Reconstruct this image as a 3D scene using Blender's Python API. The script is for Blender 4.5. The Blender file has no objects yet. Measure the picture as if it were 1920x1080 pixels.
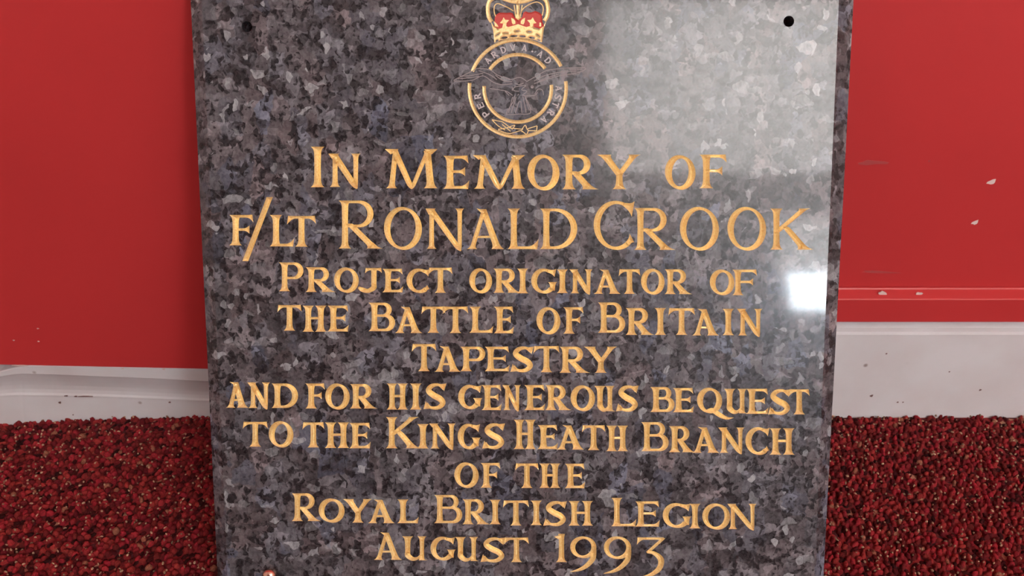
import bpy, math, random
import numpy as np
from math import radians, sin, cos, tan, atan, pi, sqrt, exp, degrees
from mathutils import Vector, Matrix
from mathutils.geometry import delaunay_2d_cdt

random.seed(7)
rng = np.random.default_rng(11)
sc = bpy.context.scene
COL = sc.collection

# ------------------------------------------------------------------ camera
F = 1500.0                                   # focal length in pixels of the 1920 x 1080 photograph
THETA = radians(26.4)                        # how far the plaque leans back
PITCH = THETA + atan(F / 12234.0)            # from the convergence of the plaque's sides
SLAB_T = 0.030
Z_FRONT = SLAB_T * sin(THETA) + 0.003        # the back lower edge stands on the carpet
YB, YT = 1170.0, -75.0                       # lower and upper end of the slab (both just out of the frame)
_Zb = 0.5 * F / (1137 - .0972 * (YB - 1080))
_al = atan((YB - 540) / F)
CAM_H = _Zb / cos(_al) * sin(PITCH + _al) + Z_FRONT
D_BASE = _Zb / cos(_al) * cos(PITCH + _al)
D_WALL = (CAM_H - .005) / tan(PITCH + atan(237 / F))   # skirting foot, y = 0
CAM = np.array([0.0, -D_WALL, CAM_H])
FWD = np.array([0, cos(PITCH), -sin(PITCH)])
UPV = np.array([0, sin(PITCH), cos(PITCH)])
RGT = np.array([1.0, 0, 0])
_at = PITCH + atan((YT - 540) / F)
SLAB_L = (CAM_H - Z_FRONT - D_BASE * tan(_at)) / (cos(THETA) + sin(THETA) * tan(_at))
Y_BASE = -D_WALL + D_BASE
Y_CONTACT = Y_BASE + SLAB_L * sin(THETA) + SLAB_T * cos(THETA)   # the wall the slab leans on

K_LEFT = .06

cam_d = bpy.data.cameras.new('camera')
cam_d.sensor_width = 36
cam_d.lens = F / 1920 * 36
cam_d.clip_start = .02
cam_d.dof.use_dof = True
cam_d.dof.focus_distance = 0.645
cam_d.dof.aperture_fstop = 15
cam = bpy.data.objects.new('camera', cam_d)
COL.objects.link(cam)
cam.location = CAM
cam.rotation_euler = (pi / 2 - PITCH, 0, 0)
sc.camera = cam

# ------------------------------------------------------------------ light and view
w = bpy.data.worlds.new('world')
sc.world = w
w.use_nodes = True
w.node_tree.nodes['Background'].inputs[0].default_value = (.75, .85, 1, 1)
w.node_tree.nodes['Background'].inputs[1].default_value = .5
sc.view_settings.view_transform = 'Standard'
sc.view_settings.look = 'None'
sc.view_settings.gamma = 1
sc.view_settings.exposure = 1.22
sc.view_settings.use_curve_mapping = False
BLIND_STRENGTH = 5.0          # daylight glowing through the lowered roller blinds
SKY_STRENGTH = 36.0           # open sky through the panes




# ------------------------------------------------------------------ helpers
def ray(px, py):
    return FWD + RGT * ((px - 960) / F) + UPV * ((540 - py) / F)


def at_y(px, py, y):
    d = ray(px, py)
    return CAM + d * ((y - CAM[1]) / d[1])


def at_slant(px, py, off=0.0):
    """on the left red panel, which runs slightly forward to its left"""
    d = ray(px, py)
    return CAM + d * ((Y_CONTACT + .26 * K_LEFT + off - CAM[1]) / (d[1] - K_LEFT * d[0]))


def y_left(x):
    return Y_CONTACT + (x + .26) * K_LEFT


def at_z(px, py, z):
    d = ray(px, py)
    return CAM + d * ((z - CAM[2]) / d[2])


P_ORG = np.array([0, Y_BASE, Z_FRONT])
P_U = np.array([0, sin(THETA), cos(THETA)])
P_N = np.array([0, -cos(THETA), sin(THETA)])


def to_plane(pts, depth=0.0):
    """pixels -> (x, y) on the plaque's face (or a plane 'depth' behind it), metres"""
    pts = np.asarray(pts, float).reshape(-1, 2)
    d = FWD[None] + RGT[None] * ((pts[:, :1] - 960) / F) + UPV[None] * ((540 - pts[:, 1:2]) / F)
    o = P_ORG - P_N * depth
    t = ((o - CAM) @ P_N) / (d @ P_N)
    p = CAM + d * t[:, None] - o
    return np.stack([p[:, 0], p @ P_U], 1)


def mesh_obj(name, verts, faces, mat, parent=None, smooth=False):
    me = bpy.data.meshes.new(name)
    me.from_pydata([tuple(map(float, v)) for v in verts], [], [tuple(map(int, f)) for f in faces])
    me.update()
    if smooth:
        me.polygons.foreach_set('use_smooth', [True] * len(me.polygons))
    ob = bpy.data.objects.new(name, me)
    COL.objects.link(ob)
    if mat:
        me.materials.append(mat)
    if parent:
        ob.parent = parent
    return ob


def box(x0, x1, y0, y1, z0, z1):
    v = [(x, y, z) for z in (z0, z1) for y in (y0, y1) for x in (x0, x1)]
    f = [(0, 2, 3, 1), (4, 5, 7, 6), (0, 1, 5, 4), (2, 6, 7, 3), (0, 4, 6, 2), (1, 3, 7, 5)]
    return v, f


def merge(parts):
    V, Fc = [], []
    for v, f in parts:
        n = len(V)
        V += list(v)
        Fc += [tuple(i + n for i in q) for q in f]
    return V, Fc


def structure(o):
    o['kind'] = 'structure'
    return o


# ------------------------------------------------------------------ materials
class NT:
    def __init__(s, name):
        s.m = bpy.data.materials.new(name)
        s.m.use_nodes = True
        s.t = s.m.node_tree
        s.b = s.t.nodes['Principled BSDF']

    def n(s, typ, **kw):
        nd = s.t.nodes.new(typ)
        for k, v in kw.items():
            if k.startswith('i_'):
                key = k[2:]
                key = int(key) if key.isdigit() else key.replace('_', ' ')
                nd.inputs[key].default_value = v
            else:
                setattr(nd, k, v)
        return nd

    def l(s, a, b):
        s.t.links.new(a, b)

    def ramp(s, src, stops, interp='LINEAR'):
        r = s.n('ShaderNodeValToRGB')
        r.color_ramp.interpolation = interp
        e = r.color_ramp.elements
        while len(e) < len(stops):
            e.new(.5)
        for el, (p, c) in zip(e, stops):
            el.position = p
            el.color = (c, c, c, 1) if not isinstance(c, tuple) else (*c, 1)
        s.l(src, r.inputs[0])
        return r.outputs[0]

    def mix(s, fac, a, b, blend='MIX'):
        m = s.n('ShaderNodeMix', data_type='RGBA', blend_type=blend)
        for sock, val in ((m.inputs[0], fac), (m.inputs[6], a), (m.inputs[7], b)):
            if isinstance(val, (int, float)):
                sock.default_value = val
            elif isinstance(val, tuple):
                sock.default_value = (*val, 1)
            else:
                s.l(val, sock)
        return m.outputs[2]

    def math(s, op, a, b=0.0):
        m = s.n('ShaderNodeMath', operation=op)
        for sock, val in ((m.inputs[0], a), (m.inputs[1], b)):
            if isinstance(val, (int, float)):
                sock.default_value = val
            else:
                s.l(val, sock)
        return m.outputs[0]


def granite():
    g = NT('polished_grey_granite')
    tc = g.n('ShaderNodeTexCoord')
    # wobble the coordinates so that the crystals get irregular, broken outlines
    n1 = g.n('ShaderNodeTexNoise', i_Scale=150.0, i_Detail=1.0)
    g.l(tc.outputs['Object'], n1.inputs['Vector'])
    sub = g.n('ShaderNodeVectorMath', operation='SUBTRACT')
    g.l(n1.outputs['Color'], sub.inputs[0]); sub.inputs[1].default_value = (.5, .5, .5)
    scl = g.n('ShaderNodeVectorMath', operation='SCALE'); scl.inputs[3].default_value = .0060
    g.l(sub.outputs[0], scl.inputs[0])
    add = g.n('ShaderNodeVectorMath', operation='ADD')
    g.l(tc.outputs['Object'], add.inputs[0]); g.l(scl.outputs[0], add.inputs[1])
    co = add.outputs[0]

    def crystals(scale, off=(0, 0, 0), st=(1, 1, 1), rot=0.0, metric='EUCLIDEAN'):
        """random colour of each crystal, and its own lightness gradient"""
        mp = g.n('ShaderNodeMapping'); mp.inputs['Location'].default_value = off
        mp.inputs['Scale'].default_value = st
        mp.inputs['Rotation'].default_value = (0, 0, rot)
        g.l(co, mp.inputs[0])
        v = g.n('ShaderNodeTexVoronoi', i_Scale=scale, distance=metric)
        g.l(mp.outputs[0], v.inputs['Vector'])
        sep = g.n('ShaderNodeSeparateColor'); g.l(v.outputs['Color'], sep.inputs[0])
        dl = g.n('ShaderNodeVectorMath', operation='SUBTRACT'); g.l(mp.outputs[0], dl.inputs[0]); g.l(v.outputs['Position'], dl.inputs[1])
        rd = g.n('ShaderNodeVectorMath', operation='SUBTRACT'); g.l(v.outputs['Color'], rd.inputs[0]); rd.inputs[1].default_value = (.5, .5, .5)
        dt = g.n('ShaderNodeVectorMath', operation='DOT_PRODUCT'); g.l(dl.outputs[0], dt.inputs[0]); g.l(rd.outputs[0], dt.inputs[1])
        gr = g.math('MULTIPLY', dt.outputs['Value'], scale * .9)
        return sep.outputs[0], sep.outputs[1], sep.outputs[2], gr
    a0, a1, a2, ag = crystals(70, st=(1, .60, 1), rot=.6)
    b0, b1, b2, bg = crystals(135, (3, 1, 2), st=(.6, 1.1, 1), rot=-.5, metric='MANHATTAN')
    c0, c1, c2, cg = crystals(230, (7, 5, 1), st=(1, .65, 1), rot=.3)
    big = g.ramp(g.math('ADD', a0, ag), [(0, (.056, .052, .057)), (.35, (.106, .099, .108)), (.65, (.144, .136, .148)), (.86, (.186, .180, .197)), (1, (.25, .24, .26))])
    small = g.ramp(g.math('ADD', b0, bg), [(0, (.041, .037, .041)), (.35, (.092, .086, .094)), (.8, (.152, .144, .156)), (1, (.25, .24, .26))])
    col = g.mix(g.ramp(b2, [(.35, .15), (.6, .85)]), big, small)
    # bluish and pinkish crystals
    col = g.mix(1.0, col, g.ramp(a1, [(0, (1.12, .98, .95)), (.5, (1, 1, 1)), (.8, (.97, 1.0, 1.06)), (1, (.88, .99, 1.2))]), 'MULTIPLY')
    # cleavage streaks and clouding inside crystals
    mp = g.n('ShaderNodeMapping'); mp.inputs['Scale'].default_value = (1, .35, 1); mp.inputs['Rotation'].default_value = (0, 0, .9)
    g.l(co, mp.inputs[0])
    st = g.n('ShaderNodeTexNoise', i_Scale=480.0, i_Detail=4.0, i_Roughness=.62); g.l(mp.outputs[0], st.inputs['Vector'])
    col = g.mix(1.0, col, g.ramp(st.outputs[0], [(.25, .66), (.5, 1.0), (.75, 1.40)]), 'MULTIPLY')
    # dark interstitial minerals, gathered between the crystals
    nb = g.n('ShaderNodeTexNoise', i_Scale=105.0, i_Detail=2.0, i_Roughness=.5, i_Distortion=.3); g.l(co, nb.inputs['Vector'])
    dk = g.math('ADD', g.math('MULTIPLY', g.math('ADD', c0, cg), .42), nb.outputs[0])
    col = g.mix(g.ramp(dk, [(.775, 0.0), (.87, .9)]), col, (.017, .014, .016))
    col = g.mix(g.ramp(b1, [(.91, 0.0), (.94, .6)]), col, (.034, .028, .030))
    sp0, sp1, sp2, spg = crystals(560, (1, 3, 8))
    col = g.mix(g.ramp(sp0, [(.962, 0.0), (.97, .8)]), col, (.02, .016, .018))
    # pale schiller flakes
    f0, f1, f2, fg = crystals(100, (2, 9, 4), st=(1, 1.6, 1), rot=.5)
    fm = g.math('MULTIPLY', g.ramp(f0, [(.945, 0.0), (.955, .22), (.985, .5), (1, 1.0)]), g.ramp(st.outputs[0], [(.3, .3), (.65, 1.0)]))
    col = g.mix(fm, col, (.46, .47, .49))
    col = g.mix(g.math('MULTIPLY', g.ramp(c1, [(.962, 0.0), (.97, .4), (1, 1.0)]), g.ramp(st.outputs[0], [(.3, .4), (.65, 1.0)])), col, (.46, .47, .49))
    g.l(col, g.b.inputs['Base Color'])
    g.b.inputs['Roughness'].default_value = .09
    g.b.inputs['IOR'].default_value = 1.5
    g.b.inputs['Specular IOR Level'].default_value = .38
    nf = g.n('ShaderNodeTexNoise', i_Scale=300.0, i_Detail=2.0); g.l(tc.outputs['Object'], nf.inputs['Vector'])
    g.l(g.ramp(nf.outputs[0], [(.3, .22), (.7, .34)]), g.b.inputs['Roughness'])
    g.b.inputs['Coat Weight'].default_value = .35      # polish over a slightly crystalline sheen
    g.b.inputs['Coat Roughness'].default_value = .062
    return g.m


def gilt():
    g = NT('gold_leaf')
    tc = g.n('ShaderNodeTexCoord')
    n = g.n('ShaderNodeTexNoise', i_Scale=700.0, i_Detail=3.0); g.l(tc.outputs['Object'], n.inputs['Vector'])
    g.l(g.ramp(n.outputs[0], [(.25, (.84, .54, .20)), (.5, (.97, .73, .34)), (.8, (1.0, .85, .48))]), g.b.inputs['Base Color'])
    g.b.inputs['Metallic'].default_value = .45
    g.b.inputs['Roughness'].default_value = .36
    return g.m


def plain(name, col, rough=.5, metal=0.0, noise=None):
    g = NT(name)
    if noise:
        sc_, lo, hi = noise
        tc = g.n('ShaderNodeTexCoord')
        n = g.n('ShaderNodeTexNoise', i_Scale=sc_, i_Detail=4.0); g.l(tc.outputs['Object'], n.inputs['Vector'])
        g.l(g.mix(1.0, col, g.ramp(n.outputs[0], [(.3, lo), (.7, hi)]), 'MULTIPLY'), g.b.inputs['Base Color'])
    else:
        g.b.inputs['Base Color'].default_value = (*col, 1)
    g.b.inputs['Roughness'].default_value = rough
    g.b.inputs['Metallic'].default_value = metal
    return g.m


def emit(name, col, strength):
    g = NT(name)
    g.b.inputs['Base Color'].default_value = (.8, .8, .8, 1)
    g.b.inputs['Emission Color'].default_value = (*col, 1)
    g.b.inputs['Emission Strength'].default_value = strength
    return g.m


def red_paint():
    g = NT('red_gloss_paint')
    tc = g.n('ShaderNodeTexCoord')
    n = g.n('ShaderNodeTexNoise', i_Scale=5.0, i_Detail=3.0); g.l(tc.outputs['Object'], n.inputs['Vector'])
    g.l(g.mix(1.0, (.62, .044, .046), g.ramp(n.outputs[0], [(.3, .95), (.7, 1.05)]), 'MULTIPLY'), g.b.inputs['Base Color'])
    g.b.inputs['Roughness'].default_value = .34
    n2 = g.n('ShaderNodeTexNoise', i_Scale=350.0, i_Detail=2.0); g.l(tc.outputs['Object'], n2.inputs['Vector'])
    bp = g.n('ShaderNodeBump', i_Strength=.05, i_Distance=.0006); g.l(n2.outputs[0], bp.inputs['Height'])
    g.l(bp.outputs[0], g.b.inputs['Normal'])
    return g.m


def white_paint():
    g = NT('scuffed_white_paint')
    tc = g.n('ShaderNodeTexCoord')
    n = g.n('ShaderNodeTexNoise', i_Scale=14.0, i_Detail=4.0); g.l(tc.outputs['Object'], n.inputs['Vector'])
    c = g.ramp(n.outputs[0], [(.3, (.76, .70, .70)), (.6, (.82, .785, .795))])
    v = g.n('ShaderNodeTexVoronoi', i_Scale=42.0); g.l(tc.outputs['Object'], v.inputs['Vector'])
    s = g.n('ShaderNodeSeparateColor'); g.l(v.outputs['Color'], s.inputs[0])
    spot = g.math('MULTIPLY', g.ramp(v.outputs['Distance'], [(.05, 1.0), (.13, 0.0)]), g.ramp(s.outputs[0], [(.72, 0.0), (.76, .75)]))
    c = g.mix(spot, c, (.22, .12, .10))
    g.l(c, g.b.inputs['Base Color'])
    g.b.inputs['Roughness'].default_value = .45
    return g.m


def carpet_mat():
    g = NT('red_loop_pile')
    at = g.n('ShaderNodeAttribute', attribute_name='loop_colour')
    tc = g.n('ShaderNodeTexCoord')
    n = g.n('ShaderNodeTexNoise', i_Scale=900.0, i_Detail=2.0); g.l(tc.outputs['Object'], n.inputs['Vector'])
    g.l(g.mix(1.0, at.outputs['Color'], g.ramp(n.outputs[0], [(.3, .6), (.7, 1.35)]), 'MULTIPLY'), g.b.inputs['Base Color'])
    g.b.inputs['Roughness'].default_value = .85
    g.b.inputs['Specular IOR Level'].default_value = .2
    return g.m


def floor_mat():
    g = NT('red_carpet_backing')
    tc = g.n('ShaderNodeTexCoord')
    v = g.n('ShaderNodeTexVoronoi', i_Scale=150.0); g.l(tc.outputs['Object'], v.inputs['Vector'])
    s = g.n('ShaderNodeSeparateColor'); g.l(v.outputs['Color'], s.inputs[0])
    g.l(g.ramp(s.outputs[0], [(0, (.05, .006, .008)), (.6, (.24, .012, .016)), (.9, (.3, .02, .02)), (1, (.5, .3, .18))]), g.b.inputs['Base Color'])
    g.b.inputs['Roughness'].default_value = .9
    return g.m


M_GRAN, M_GOLD = granite(), gilt()
M_RED, M_WHITE = red_paint(), white_paint()
M_PALE = plain('pale_cut_stone', (.62, .56, .56), .7)
M_EAGLE = plain('grey_cut_stone', (.36, .31, .31), .7)
M_LINING = plain('red_enamel', (.62, .055, .04), .5)
M_CREAM = plain('cream_wall_paint', (.72, .68, .62), .6, noise=(6, .96, 1.03))
M_TAUPE = plain('taupe_dimmed_wall', (.22, .20, .19), .6, noise=(6, .95, 1.04))  # unseen wall toned dark to weaken its reflection in the slab
M_CEIL = plain('white_ceiling_paint', (.8, .79, .77), .7, noise=(6, .97, 1.02))
M_CHIP = plain('bare_plaster', (.78, .62, .58), .7)
M_SCUFF = plain('rubbed_red_paint', (.50, .075, .075), .5)
M_COPPER = plain('polished_copper', (.95, .58, .44), .18, 1.0)
M_FRAME = plain('white_window_frame', (.75, .75, .74), .4)
M_BLIND = emit('backlit_blind_cloth', (1, .98, .95), BLIND_STRENGTH)
M_SKYPANE = emit('daylight_pane', (.80, .90, 1.0), SKY_STRENGTH)

# ------------------------------------------------------------------ the room
RX0, RX1, RY0, RZ = -1.9, 2.5, -3.4, 3.3
v, f = box(RX0, RX1, RY0, .12, -.05, 0.0)
floor = structure(mesh_obj('floor', v, f, floor_mat()))
v, f = box(RX0, RX1, RY0, .12, RZ, RZ + .05)
structure(mesh_obj('ceiling', v, f, M_CEIL))
v, f = box(RX0 - .08, RX0, RY0, .12, -.05, RZ + .05)
structure(mesh_obj('wall_left', v, f, M_CREAM))
v, f = box(RX0, RX1, .05, .12, 0, RZ)
structure(mesh_obj('wall_back', v, f, M_RED))

X_JOIN = -.02
# red panel of the left half; its lower edge runs slightly out of level, as in the photograph
pa, pb = at_slant(0, 686.5), at_slant(388, 694.5)
xs = [RX0, pa[0], pb[0], X_JOIN]
zs = [pa[2] + (pa[2] - pb[2]) * 2.5, pa[2], pb[2], pb[2] - (pa[2] - pb[2]) * .9]
V, Fc = [], []
for x, z in zip(xs, zs):
    y = y_left(x)
    V += [(x, y + .0025, z), (x, y, z + .0025), (x, y, RZ), (x, .052, RZ), (x, .052, z)]
for i in range(3):
    for k in range(5):
        a, b = i * 5 + k, i * 5 + (k + 1) % 5
        Fc.append((a, a + 5, b + 5, b))
Fc += [(0, 1, 2, 3, 4), tuple(15 + k for k in (4, 3, 2, 1, 0))]
wl = structure(mesh_obj('wall_panel_left', V, Fc, M_RED))

# right half: panel, sloping ledge, lip; then the white skirting
Y_PAN, Y_LIP = -.0025, -.0135
x0, x1 = X_JOIN, RX1
zr = [at_y(1700, 606, Y_LIP)[2], at_y(1700, 561, Y_LIP)[2], at_y(1700, 541, Y_PAN)[2]]
prof = [(.05, zr[0]), (Y_LIP + .002, zr[0]), (Y_LIP, zr[0] + .002), (Y_LIP, zr[1] - .001), (Y_LIP + .001, zr[1]),
        (Y_PAN, zr[2] - .0012), (Y_PAN + .001, zr[2]), (Y_PAN + .001, zr[2] + .0015), (Y_PAN, zr[2] + .003), (Y_PAN, RZ), (.05, RZ)]


def extrude_x(prof, x0, x1):
    n = len(prof)
    V = [(x0, y, z) for y, z in prof] + [(x1, y, z) for y, z in prof]
    Fc = [(k, (k + 1) % n, n + (k + 1) % n, n + k) for k in range(n)]
    Fc += [tuple(range(n))[::-1], tuple(range(n, 2 * n))]
    return V, Fc


V, Fc = extrude_x(prof, x0, x1)
wr = structure(mesh_obj('wall_panel_right', V, Fc, M_RED))
zt = at_y(1700, 622, 0)[2]
prof = [(.05, -.002), (0, -.002), (0, zt - .004), (.0012, zt - .001), (.0035, zt), (.006, zt + .0005), (.008, zr[0] + .004), (.05, zr[0] + .004)]
V, Fc = extrude_x(prof, x0, x1)
structure(mesh_obj('baseboard_right', V, Fc, M_WHITE))

# left skirting: bead, cove, chipped arris and flat face, turning forward at its far left
path = [  # px x, floor, arris, cove bottom, bead bottom, bead top
    (-420, 850, 788, 752, 737, 718), (-120, 806, 748, 720, 712, 698), (0, 794, 742.5, 718, 707, 695), (22, 791.5, 741, 715, 703, 689.5), (42, 789.5, 740.5, 713.5, 701.5, 684),
    (100, 786, 741.5, 715, 703, 684), (200, 782.5, 743.5, 718, 707, 686), (300, 779.5, 747.5, 722, 711, 688), (388, 777, 751.5, 727, 716, 690), (640, 772, 762, 740, 730, 700)]
levels = []
for (px, fl, ar, cb, bb, bt) in path:
    g0 = at_z(px, fl, .004)
    yf = g0[1]
    row = [(g0[0], yf, -.002), tuple(at_y(px, ar + 3, yf)), tuple(at_y(px, ar, yf - .0003))]
    yb_ = min(y_left(g0[0]) + .004, yf - .002)
    for q in (.12, .3, .5, .7, .88, 1.0):                # cove curving forward under the bead
        row.append(tuple(at_y(px, ar + (bb - ar) * q, yf + (yb_ + .0025 - yf) * q ** 1.7 + .002 * sin(pi * q))))
    row += [tuple(at_y(px, bb - 1.0, yb_ + .0005)), tuple(at_y(px, bt + 3, yb_)), tuple(at_y(px, bt + 1, yb_ + .001))]
    row += [(row[-1][0], .052, row[-1][2] + .001), (g0[0], .052, -.002)]
    levels.append(row)
levels.insert(0, [(RX0, y, z) for x, y, z in levels[0]])          # on to the side wall, out of the frame
V = [p for s in levels for p in s]
m = len(levels[0])
Fc = []
for i in range(len(levels) - 1):
    for k in range(m):
        Fc.append((i * m + k, i * m + (k + 1) % m, (i + 1) * m + (k + 1) % m, (i + 1) * m + k))
Fc += [tuple(range(m))[::-1], tuple((len(levels) - 1) * m + k for k in range(m))]
bl = structure(mesh_obj('baseboard_left', V, Fc, M_WHITE))


def chip(px, py, y, rx, rz, mat, parent, rot=0.0, n=10, name='paint_chip'):
    """a flake of missing paint: a thin irregular disc on a wall plane"""
    if y is None:
        y = at_slant(px, py)[1]
    c = at_y(px, py, y)
    V = []
    for r_, dy in ((1, 0.0006), (1, -.0003)):
        for k in range(n):
            a = 2 * pi * k / n
            q = r_ * (1 + .22 * sin(3 * a + px) + .12 * cos(5 * a + py))
            ex, ez = rx * q * cos(a), rz * q * sin(a)
            V.append((c[0] + ex * cos(rot) - ez * sin(rot), y + dy, c[2] + ex * sin(rot) + ez * cos(rot)))
    Fc = [tuple(range(n, 2 * n))] + [(k, (k + 1) % n, n + (k + 1) % n, n + k) for k in range(n)]
    return mesh_obj(name, V, Fc, mat, parent)


chip(1859, 341, Y_PAN, .0040, .0024, M_CHIP, wr, .35)
chip(1828, 417, Y_PAN, .0032, .0021, M_CHIP, wr, .45)
chip(1742, 362 - 60, Y_PAN, .001, .001, M_SCUFF, wr)
chip(1636, 305, Y_PAN, .014, .0022, M_SCUFF, wr, .02, name='scuff')
chip(1648, 510, Y_PAN, .018, .0014, M_SCUFF, wr, -.05, name='scuff')
chip(1655, 550, (Y_LIP + Y_PAN) / 2, .0045, .0022, M_CHIP, wr, -.2)
chip(1723, 551, (Y_LIP + Y_PAN) / 2, .0034, .0018, M_CHIP, wr, .1)
for (px, py, a, b) in ((40, 685.5, .006, .0008), (28, 685.3, .004, .0007), (307, 692, .0016, .0010), (230, 691, .0014, .0006)):
    chip(px, py, None, a, b, M_CHIP, wl)
for (px, py) in ((26, 638), (72, 640), (71, 616)):
    chip(px, py, None, .0011, .0007, M_CHIP, wl)
M_DIRT = plain('ingrained_dirt', (.20, .10, .09), .8)
for (px, py, y, a) in ((1634, 742, 0, .0018), (1838, 731, 0, .0014), (1662, 663, 0, .001), (1683, 754, 0, .0011), (1693, 754, 0, .0009), (1780, 697, 0, .0008)):
    chip(px, py, y, a, a * .8, M_DIRT, bl if px < 900 else bpy.data.objects['baseboard_right'], .6, name='dirt_mark')
for (px, py, a, b) in ((61, 717.5, .0009, .0008), (112, 755, .0013, .0012), (124, 742.5, .002, .0006), (142, 743.5, .0016, .0006), (160, 743.5, .008, .0005), (137, 778, .0006, .0005), (318, 754.5, .0012, .0007)):
    y = at_z(px, 785, .004)[1] - .0022
    chip(px, py, y, a, b, M_DIRT, bl, 0, name='dirt_mark')

# wall behind the photographer with the two windows whose reflections lie on the polished slab; roller blinds drawn
def window(idx, a, b, z0, z1, zb, place_, label, bmat, bar=.025):
    """frame, pane and sill in an opening; a roller blind hangs in front down to zb. Built with x along the wall, y out of it."""
    fr = [box(a, b, -.10, -.04, z0, z0 + .04), box(a, b, -.10, -.04, z1 - .04, z1), box(a, a + .04, -.10, -.04, z0 + .04, z1 - .04), box(b - .04, b, -.10, -.04, z0 + .04, z1 - .04)]
    V, Fc = merge(fr)
    wo = structure(mesh_obj('window_%s_offscreen' % idx, V, Fc, M_FRAME))
    V, Fc = box(a + .04, b - .04, -.074, -.066, z0 + .04, z1 - .04)
    mesh_obj('pane_%s_offscreen' % idx, V, Fc, M_SKYPANE, wo)
    V, Fc = box(a - .02, b + .02, -.02, .05, z0 - .03, z0)
    mesh_obj('window_sill', V, Fc, M_FRAME, wo)
    wo.matrix_world = place_
    t = bpy.data.objects.new('roller_blind_%s_offscreen' % idx, None)
    COL.objects.link(t)
    t.matrix_world = place_ @ Matrix.Translation(((a + b) / 2, .03, z1))
    t['label'], t['category'] = label, 'blind'
    hw = (b - a) / 2 + .02
    V, Fc = box(-hw, hw, -.0015, .0015, zb - z1, .04)
    mesh_obj('blind_cloth_%s_offscreen' % idx, V, Fc, bmat, t)
    V, Fc = box(-hw, hw, -.008, .008, zb - z1 - bar, zb - z1)
    mesh_obj('bottom_bar', V, Fc, M_FRAME, t)
    n = 16
    V = [(s * hw, .024 * cos(2 * pi * k / n) - .004, .05 + .024 * sin(2 * pi * k / n)) for s in (-1, 1) for k in range(n)]
    Fc = [(k, (k + 1) % n, n + (k + 1) % n, n + k) for k in range(n)] + [tuple(range(n))[::-1], tuple(range(n, 2 * n))]
    mesh_obj('roller_tube', V, Fc, M_FRAME, t)


W1 = (.55, 2.40, 2.05, 3.15)  # enlarged past the part the slab mirrors, to bring in more light
W2 = (1.39, 1.80, 1.27, 1.76)
# the small window lies below the high one: cut it from the same bay
parts = []
for (x_a, x_b, za, zb_) in ((RX0, W1[0], -.05, RZ + .05), (W1[1], RX1, -.05, RZ + .05), (W1[0], W1[1], W1[3], RZ + .05), (W1[0], W1[1], W2[3], W1[2]), (W1[0], W2[0], W2[2], W2[3]), (W2[1], W1[1], W2[2], W2[3]), (W1[0], W1[1], -.05, W2[2])):
    parts.append(box(x_a, x_b, RY0 - .12, RY0, za, zb_))
V, Fc = merge(parts)
structure(mesh_obj('wall_front', V, Fc, M_TAUPE))
PL_FRONT = Matrix.Translation((0, RY0, 0))
window('high', *W1, W1[2], PL_FRONT, 'white roller blind drawn fully down over the wide high window', M_BLIND)
window('low', *W2, 1.50, PL_FRONT, 'white roller blind stopped half way down the small low window', M_BLIND, .015)
v, f = box(RX1, RX1 + .12, RY0, .12, -.05, RZ + .05)
structure(mesh_obj('wall_right', v, f, M_CREAM))

# ------------------------------------------------------------------ letterforms
# A glyph is a set of strokes in its own box (width Wd, height Ht, y up, in photograph pixels); a stroke
# is a spine with a half width at each station, so the chisel's V cut can be worked out from it.


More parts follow.
